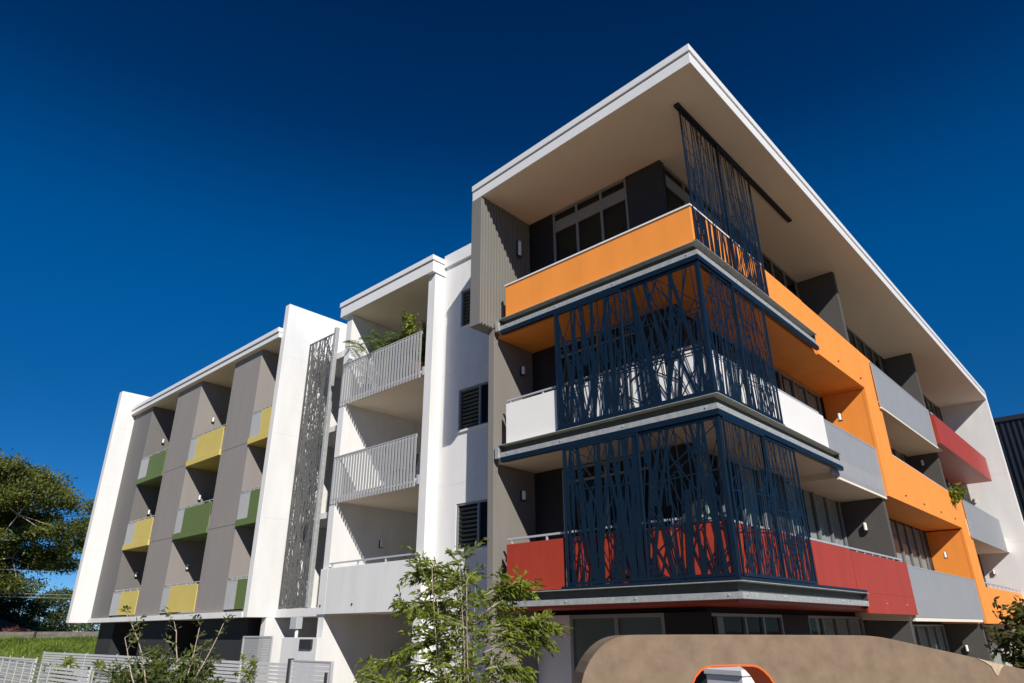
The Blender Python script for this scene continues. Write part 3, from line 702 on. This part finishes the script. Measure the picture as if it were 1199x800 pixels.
palm((1.2, 11.95, 9.0), 8, 1.05, 'arching palm at the left end of the top slatted balcony', 1.0)
palm((1.3, 11.2, 9.0), 14, .85, 'bushy fan palm in the middle of the top slatted balcony', 1.15)
t = shrub_tree('potted_ficus', (1.3, 9.5, 9.0), 1.9, .2, 6, 'bright yellow green potted shrub at the right end of the top slatted balcony', 'potted plant', 'yuc', 'barkd', .11, .055, 4, .22, .015, .55, per=24)
p_ = MB(); p_.tube([(0, 0, 0), (0, 0, .4), (0, 0, .44)], [.15, .2, .21], 14); p_.build('pot', 'terracotta', t)
t = shrub_tree('trailing_plant', (18.0, .3, 6.0), .95, .5, 5, 'leafy green plant trailing over the orange balcony end', 'potted plant', 'leaf', 'barkd', .12, .07, 3, .3, .01, .5)
p_ = MB(); p_.tube([(0, 0, 0), (0, 0, .3)], [.13, .17], 12); p_.build('pot', 'pot', t)

# ------------------------------------------------------------------ big trees
def bigtree(name, loc, H, rad, label, leafm, barkm='barkd', nclump=60, per=300, ls=.2, trunk_r=.35, crown_lo=.35, lean=(0, 0), seed=0, flat=.55, cr=(.9, 1.5), trunk=True, group=None):
    rr = random.Random(seed); g = np.random.default_rng(seed)
    t = empty(name, loc, label, 'tree', group); tr = MB()
    top = Vector((lean[0], lean[1], H*.5)); base = Vector((0, 0, -1.))
    fork = base.lerp(top, .75)
    tr.tube([base, base.lerp(fork, .5)+Vector((rr.gauss(0, .15), rr.gauss(0, .15), 0)), fork, top], [trunk_r, trunk_r*.8, trunk_r*.62, trunk_r*.4], 9)
    C = []
    for i in range(nclump):
        a = rr.uniform(0, 6.28); u = rr.random()**.5; v = rr.random()
        zz = crown_lo+(1-crown_lo)*v
        env = math.sqrt(max(0.03, 1-((v-.38)/.64)**2)) if v > .38 else .62+.38*v/.38
        x, y = math.cos(a)*rad*u*env, math.sin(a)*rad*u*env
        C.append(Vector((x+lean[0], y+lean[1], H*zz-.5)))
    limbs = []
    for i in range(9):
        c = C[i*len(C)//9]; m = fork.lerp(c, .5)+Vector((rr.gauss(0, .4), rr.gauss(0, .4), -.1*H*rr.random())); st = fork.lerp(top, rr.random())
        tr.tube([st, m, c], [trunk_r*.34, trunk_r*.18, trunk_r*.07], 6); limbs += [m, m.lerp(c, .5), c]
    for c in C:
        l = min(limbs, key=lambda q: (q-c).length)
        if (l-c).length > .2: tr.tube([l, l.lerp(c, .5)+Vector((rr.gauss(0, .2), rr.gauss(0, .2), -.2)), c], [trunk_r*.14, trunk_r*.09, trunk_r*.04], 4, cap=False)
    tr.build('trunk', barkm, t, smooth=True)
    Ps = []
    for c in C:
        R_ = rr.uniform(*cr); k = int(per*(R_/cr[1])**2)
        # several sub tufts in a flattened dome
        nt_ = 9; sub = g.normal(size=(nt_, 3)); sub /= np.linalg.norm(sub, axis=1, keepdims=True); sub[:, 2] = np.abs(sub[:, 2])*.9-.15
        sub *= R_*g.uniform(.45, 1., (nt_, 1))*np.array([1, 1, flat])
        idx = g.integers(0, nt_, k)
        q = sub[idx]+g.normal(size=(k, 3))*R_*.22*np.array([1, 1, .7])
        Ps.append(q+np.array(c))
    P = np.concatenate(Ps); N = len(P)
    Dv = g.normal(size=(N, 3))+np.array([0, 0, -.2])
    V, Fc = leaves(P, Dv, ls*g.uniform(.6, 1.3, N), ls*.42*g.uniform(.7, 1.3, N))
    npmesh('crown', V, Fc, leafm, t)
    return t
bigtree('eucalyptus_tree', (1.4, 60, 1.), 13.9, 8.0, 'tall spreading eucalyptus left of the building', 'euc', 'bark', 170, 900, .27, .3, .34, (-.6, 0), 5, cr=(1.1, 1.8), flat=.6)
bigtree('eucalyptus_tree', (-10.5, 64, 1.), 14., 6.5, 'second eucalyptus cut off by the left edge of the photo', 'euc', 'bark', 60, 480, .27, .4, .45, (0, 0), 8, cr=(1.1, 1.7))
k = 0
for x, y, H, r, m, lb in ((-1., 74, 10.5, 3.4, 'dist', 'dark round tree under the left side of the eucalyptus'), (4.5, 76, 9.5, 3.4, 'dist', 'dark tree right of the eucalyptus trunk'), (-6, 78, 9., 4., 'dist', 'dark tree at the left edge behind the timber fence'),
        (9.5, 80, 5.8, 4.2, 'dist', 'low rounded tree just left of the building'), (14.5, 82, 6.2, 4.5, 'dist2', 'low tree partly hidden by the white end fin'), (1.5, 70, 5.4, 3.0, 'dist2', 'bright green bushy tree behind the peach roofed house'), (7.2, 71, 4.2, 2.8, 'dist2', 'low bright shrubby tree behind the timber fence'),
        (-3.8, 71, 5.2, 2.8, 'dist2', 'small bright tree behind the red roofed house'), (5, 90, 9., 5, 'dist', 'farthest dark tree of the row'), (-14, 84, 8, 6, 'dist', 'broad dark tree beyond the left edge'), (22, 86, 6, 6, 'dist', 'broad low tree hidden behind the building')):
    bigtree('background_tree', (x, y, 1.), H, r, lb, m, 'barkd', 46, 300, .3, .2, .2 if H > 7 else .05, (0, 0), 30+k, cr=(.9, 1.5), group='trees behind the timber fence'); k += 1

# trees across the street, behind the photographer (mirrored in the glazing)
bt = bigtree('street_tree', (-30, -34, .6), 13, 6, 'broad tree across the street behind the photographer', 'dist', 'barkd', 60, 260, .5, .3, .15, (0, 0), 77, cr=(1.4, 2.4), group='street trees behind the photographer')
for x, y, rz, sc_ in ((-40, -22, 1, 1.1), (-20, -40, 2, .95), (-44, -8, 3, 1.), (-8, -44, 4, 1.05), (-46, 6, 5, 1.1), (6, -46, .5, 1.), (-45, 22, 1.5, 1.), (20, -47, 2.5, 1.1), (-42, 38, 3.5, 1.), (34, -48, 4.5, 1.)):
    c = bt.copy(); col.objects.link(c); c.location = (x, y, .6); c.rotation_euler.z = rz; c.scale = (sc_,)*3
    for ch in bt.children: d = ch.copy(); d.parent = c; col.objects.link(d)

# far timber fence, houses, wires
tf = empty('timber_fence', (0, 43.6, 2.05), 'low weathered grey sleeper fence along the top of the grass bank', 'fence')
mb = MB(); ps = MB(); x = -33.
while x < 33:
    for z in (0, .2): mb.box(x+.04, x+3.46, -.04, .04, z, z+.19)
    ps.prism([(x-.05, -.1), (x+.05, -.1), (x+.05, .08), (x-.05, .08)], -.3, .42); x += 3.5
mb.build('plank', 'timber', tf); ps.build('post', 'lampbody', tf)
def house(loc, L, W, eave, ridge, roofm, label, rot=0):
    h = empty('house', loc, label, 'house', 'low houses behind the fence'); h.rotation_euler.z = rot
    mb = MB(); mb.box(-L/2, L/2, -W/2, W/2, 0, eave); mb.build('wall', 'brick', h)
    mb = MB(); o = .5
    mb.poly([(-L/2-o, -W/2-o, eave), (L/2+o, -W/2-o, eave), (L/2+o, W/2+o, eave), (-L/2-o, W/2+o, eave), (-L/2+W*.35, 0, ridge), (L/2-W*.35, 0, ridge)], [(0, 1, 5, 4), (2, 3, 4, 5), (1, 2, 5), (3, 0, 4), (3, 2, 1, 0)])
    mb.build('roof', roofm, h)
    mb = MB(); 
    for s in (-1, 1): mb.box(s*L*.25-.6, s*L*.25+.6, -W/2-.04, -W/2-.001, .9, 2.1)
    mb.build('window', 'glassd', h)
house((.6, 62., .3), 3.2, 5., 2.1, 3.15, 'roofpeach', 'small house with a peach tiled roof tip showing over the fence')
house((-3.6, 66, .3), 9., 7, 2.1, 3.9, 'roofred', 'brown red roofed house at the left edge of the photo')
house((3.2, 67, .3), 7., 7, 2.1, 3.6, 'roofred', 'brown red roofed house behind the peach roof')
pl = empty('power_line', (0, 56, 0), 'pair of thin overhead power lines crossing in front of the dark trees', 'power line')
for i, z in enumerate((4.75, 5.0, 6.6)):
    mb = MB(); mb.tube([(x, i*.3, z+.0006*(x-5)**2) for x in range(-40, 41, 5)], .014, 5, cap=False); mb.build('wire', 'wire', pl)
mb = MB(); mb.tube([(-38, .3, 0), (-38, .3, 8.6)], .15, 8); mb.tube([(38, .3, 0), (38, .3, 8.6)], .15, 8); mb.build('pole', 'barkd', pl)

# ------------------------------------------------------------------ fences in front of the ground floor
def slatfence(x, y0, y1, z1, z0, label, pitch=.085, post=2.4, m='whiteslat', name='slat_fence'):
    t = empty(name, (x, y0, z0), label, 'fence', 'white slat fences in front of the ground floor'); L = y1-y0
    mb = MB(); z = 0.05
    while z < z1-z0-.02: mb.box(0, .02, .0, L, z, z+.062); z += pitch
    mb.build('slat', m, t)
    n = max(1, round(L/post))
    for i in range(n+1):
        p = MB(); y = L*i/n; p.box(.021, .06, y-.025, y+.025, -.02, z1-z0+.03); p.build('post', 'alu', t)
    return t
slatfence(-1., 10.95, 13.25, 1.67, 0, 'white slat fence panel under the grey mesh screen')
slatfence(-1., 13.3, 19.0, 1.68, 0, 'white slat fence run behind the pale stemmed tree')
slatfence(-1., 19.05, 24.9, 1.64, 0, 'white slat fence run beyond the shrubs')
slatfence(-1., 24.95, 30.0, 1.64, 0, 'white slat fence run below the far end of the wing')
slatfence(-1.2, 30.05, 44.0, 1.42, 0, 'farthest white slat fence run reaching the grass bank', post=2.)
slatfence(-3.2, 17.4, 21.2, 1.46, .1, 'nearer white slat fence panel at the lower left', pitch=.1)
g_ = empty('slat_gate', (-1., 9.2, 0), 'pale grey slatted gate beside the white wall', 'gate')
mb = MB(); z = .1
while z < 1.68: mb.box(0, .03, .06, 1.6, z, z+.085); z += .095
mb.build('slat', 'whiteslat', g_); mb = MB(); mb.box(-.02, .05, 0, .05, 0, 1.72); mb.box(-.02, .05, 1.61, 1.66, 0, 1.72); mb.box(-.01, .04, .05, 1.61, 1.69, 1.72); mb.build('frame', 'alu', g_)
mb = MB(); mb.box(-.06, -.021, .1, .16, 1.3, 1.5); mb.build('latch', 'lampbody', g_)
bp = MB(); bp.box(-1.06, -.94, 10.86, 10.93, 0, 1.75); tag(bp.build('gate_post', 'lampbody'), 'black gate post between the slat fence and the gate', 'post')
ms = empty('mesh_screen', (-.5, 12.75, 0), 'grey wire mesh screen panel standing behind the white slat fence', 'screen')
mb = MB(); mb.box(-.02, .02, 0, .05, 0, 2.19); mb.box(-.02, .02, 1.5, 1.55, 0, 2.19); mb.box(-.021, .021, 0, 1.55, 2.19, 2.23); mb.build('frame', 'alu', ms)
mb = MB()
for i in range(48): mb.box(-.004, .0, .05+i*.0302, .066+i*.0302, .1, 2.19)
for i in range(34): mb.box(.001, .005, .05, 1.5, .2+i*.06, .216+i*.06)
mb.build('mesh', 'meshmat', ms)
def railing(x, y0, y1, z0f, z1f, label, n, bend=0.):
    t = empty('metal_railing', (x, y0, 0), label, 'railing', 'metal railings along the ramp'); L = y1-y0
    P = lambda k: (bend*math.sin(math.pi*.5*k), L*k)
    top = lambda k: z0f+(z1f-z0f)*k
    mb = MB(); mb.tube([(*P(k/20), top(k/20)) for k in range(21)], .024, 8); mb.build('handrail', 'frame', t)
    mb = MB()
    for j in range(11):
        mb.tube([(*P(k/20), top(k/20)-.1-.1*j) for k in range(21)], .02, 5)
    mb.build('rail_bar', 'meshmat', t)
    for i in range(n+1):
        k = i/n; x_, y_ = P(k); b = MB(); b.box(x_-.045, x_-.022, y_-.03, y_+.03, .2, top(k)+.02); b.build('baluster', 'alu', t)
railing(-3.7, 18.9, 26.5, 1.49, 1.6, 'grey ramp railing with closely spaced pale posts at the lower left corner', 9)
railing(-4.3, 7.0, 13.6, 1.38, 1.53, 'grey curved railing in front of the slender pale tree', 6)

# ------------------------------------------------------------------ foreground concrete wall with round-cornered opening
cw = empty('concrete_wall', (-6.119, -1.703, 0), 'smooth tan concrete feature wall with a rounded orange lined opening', 'wall')
cw.rotation_euler.z = R(-40)
# local: x along the wall, y away from camera (+y = left of dir = away?), z up
out = [(-.19, .6), (-.19, 1.7), (-.172, 1.87), (-.127, 1.983), (-.106, 2.046), (-.066, 2.115), (-.026, 2.164), (.013, 2.201), (.058, 2.234), (.103, 2.256), (.154, 2.272), (.223, 2.281), (.38, 2.284), (.8, 2.282), (1.283, 2.277), (1.951, 2.269), (2.05, 2.266), (2.14, 2.258), (2.233, 2.243), (2.351, 2.219), (2.614, 2.165), (2.945, 2.097), (3.269, 2.024), (4.3, 1.8), (4.3, .6)]
hole = [(.60, .95), (.59, 1.5), (.605, 1.8), (.63, 1.9), (.662, 1.971), (.692, 2.019), (.735, 2.057), (.775, 2.075), (.82, 2.084), (.993, 2.086), (1.134, 2.082), (1.171, 2.073), (1.206, 2.051), (1.245, 2.012), (1.275, 1.962), (1.3, 1.88), (1.315, 1.7), (1.315, .95)]
from mathutils.geometry import tessellate_polygon
def wall_mesh(T):
    o = [Vector((a, 0, z)) for a, z in out]; h = [Vector((a, 0, z)) for a, z in hole]
    tris = tessellate_polygon([o, h[::-1]]); allp = o+h[::-1]; n = len(allp)
    mb = MB(); r = .035
    V = [tuple(p) for p in allp]+[(p.x, T, p.z) for p in allp]
    no = len(o); fs = [tuple(t) for t in tris]+[tuple(i+n for i in t)[::-1] for t in tris]
    fs += [(i, (i+1) % no, n+(i+1) % no, n+i) for i in range(no)]
    mb.poly(V, fs); return mb
# away from camera direction in local frame
SG = 1.
T = .3
wm = wall_mesh(T); wo = wm.build('wall_body', 'concrete', cw, bevel=.014)
mb = MB(); n = len(hole)
for a, z in hole: mb.v += [(a, -.004, z), (a, T+.004, z)]
inner = [(a+(.95-a)*.022, z-(.012 if z > 1.5 else -.01)) for a, z in hole]
for a, z in inner: mb.v += [(a, -.004, z), (a, T+.004, z)]
for i in range(n):
    j = (i+1) % n
    mb.f += [(2*i, 2*j, 2*j+1, 2*i+1), (2*n+2*i, 2*n+2*i+1, 2*n+2*j+1, 2*n+2*j), (2*i, 2*n+2*i, 2*n+2*j, 2*j), (2*i+1, 2*j+1, 2*n+2*j+1, 2*n+2*i+1)]
mb.build('opening_lining', 'orangein', cw, label='orange painted lining of the wall opening')
pt = [(2.9, 2.104), (2.945, 2.094), (3.011, 2.079), (3.116, 2.055), (3.091, 2.043), (3.071, 2.026), (3.058, 2.009), (3.035, 1.981), (3.02, 1.998), (3.013, 2.021), (3.001, 2.05), (2.954, 2.08)]
mb = MB(); n = len(pt); mb.poly([(a, -.006, z) for a, z in pt]+[(a, .01, z) for a, z in pt], [tuple(range(n)), tuple(range(n, 2*n))[::-1]]+[(i, (i+1) % n, n+(i+1) % n, n+i) for i in range(n)])
mb.build('repair_patch', 'patch', cw, label='rough pale repair patch near the sloping top edge')
# white cabinet seen through the opening
ca = MB(); ca.box(-.5, .5, -.3, .3, 0, 1.75)
ca = ca.build('utility_cabinet', 'panelwhite', None, bevel=.01, loc=(-1.6, -.75, 0.06)); ca.rotation_euler.z = R(-20)
lid = MB(); lid.box(-.52, .52, -.32, .32, 1.751, 1.82); lid.build('lid', 'fascia', ca, bevel=.01)
tag(ca, 'white utility cabinet glimpsed through the opening of the concrete wall', 'cabinet')
cb2 = MB(); cb2.box(-.35, .25, -.305, -.301, .2, 1.6); cb2.build('door', 'fascia', ca, bevel=.002)

# ------------------------------------------------------------------ camera
cam = bpy.data.cameras.new('camera'); co = bpy.data.objects.new('camera', cam); col.objects.link(co); sc.camera = co
yaw, pitch, roll = R(42.46240935), R(23.23651185), -.007509620
f = Vector((math.cos(yaw)*math.cos(pitch), math.sin(yaw)*math.cos(pitch), math.sin(pitch))); r = Vector((math.sin(yaw), -math.cos(yaw), 0)); u = r.cross(f)
r2_ = r*math.cos(roll)+u*math.sin(roll); u2_ = -r*math.sin(roll)+u*math.cos(roll)
mw = Matrix((r2_, u2_, -f)).transposed().to_4x4(); mw.translation = (-10.3517, -4.7806, 2.3194); co.matrix_world = mw
cam.sensor_width = 36; cam.lens = 788.036/1199*36; cam.clip_end = 2000; cam.clip_start = .05

# ------------------------------------------------------------------ light
S = Vector((-.76, -1.25, 1.)).normalized()
sun = bpy.data.lights.new('sun', 'SUN'); so = bpy.data.objects.new('sun', sun); col.objects.link(so)
sun.energy = 4.5; sun.angle = R(.53); sun.color = (1., .955, .89); so.rotation_euler = S.to_track_quat('Z', 'Y').to_euler(); so.location = (-10, -15, 20)
w = bpy.data.worlds.new('World'); sc.world = w; w.use_nodes = True; nt = w.node_tree; N = nt.nodes; L = nt.links
sky = N.new('ShaderNodeTexSky'); sky.sky_type = 'NISHITA'; sky.sun_disc = False; sky.sun_elevation = math.asin(S.z); sky.sun_rotation = math.atan2(S.x, S.y)
sky.altitude = 3500; sky.air_density = .75; sky.dust_density = .0; sky.ozone_density = 4.
hs = N.new('ShaderNodeHueSaturation'); hs.inputs['Saturation'].default_value = 1.3; hs.inputs['Value'].default_value = 2.1
gm = N.new('ShaderNodeGamma'); gm.inputs[1].default_value = 1.0
tc = N.new('ShaderNodeTexCoord'); sx = N.new('ShaderNodeSeparateXYZ'); L.new(tc.outputs['Generated'], sx.inputs[0])
rp = N.new('ShaderNodeValToRGB'); L.new(sx.outputs['Z'], rp.inputs[0]); cr = rp.color_ramp; cr.interpolation = 'B_SPLINE'
cr.elements[0].position = .05; cr.elements[0].color = (.5, .5, .5, 1); cr.elements[1].position = .9; cr.elements[1].color = (.3, .24, .32, 1)
for ps_, c_ in ((.25, (.5, .53, .52)), (.4, (.7, .74, .74)), (.52, (.74, .76, .78)), (.64, (.45, .38, .47))): e = cr.elements.new(ps_); e.color = (*c_, 1)
mm = N.new('ShaderNodeMix'); mm.data_type = 'RGBA'; mm.blend_type = 'MULTIPLY'; mm.inputs[0].default_value = 1
bg = N['Background']; L.new(sky.outputs[0], hs.inputs['Color']); L.new(hs.outputs[0], mm.inputs[6]); L.new(rp.outputs[0], mm.inputs[7]); L.new(mm.outputs[2], gm.inputs[0]); L.new(gm.outputs[0], bg.inputs[0]); bg.inputs[1].default_value = .07
sc.view_settings.view_transform = 'Standard'; sc.view_settings.look = 'None'; sc.view_settings.exposure = 0.2; sc.view_settings.gamma = 1
sc.render.engine = 'CYCLES'; sc.cycles.max_bounces = 8; sc.cycles.transparent_max_bounces = 16
sc.render.resolution_x = 1024; sc.render.resolution_y = 683
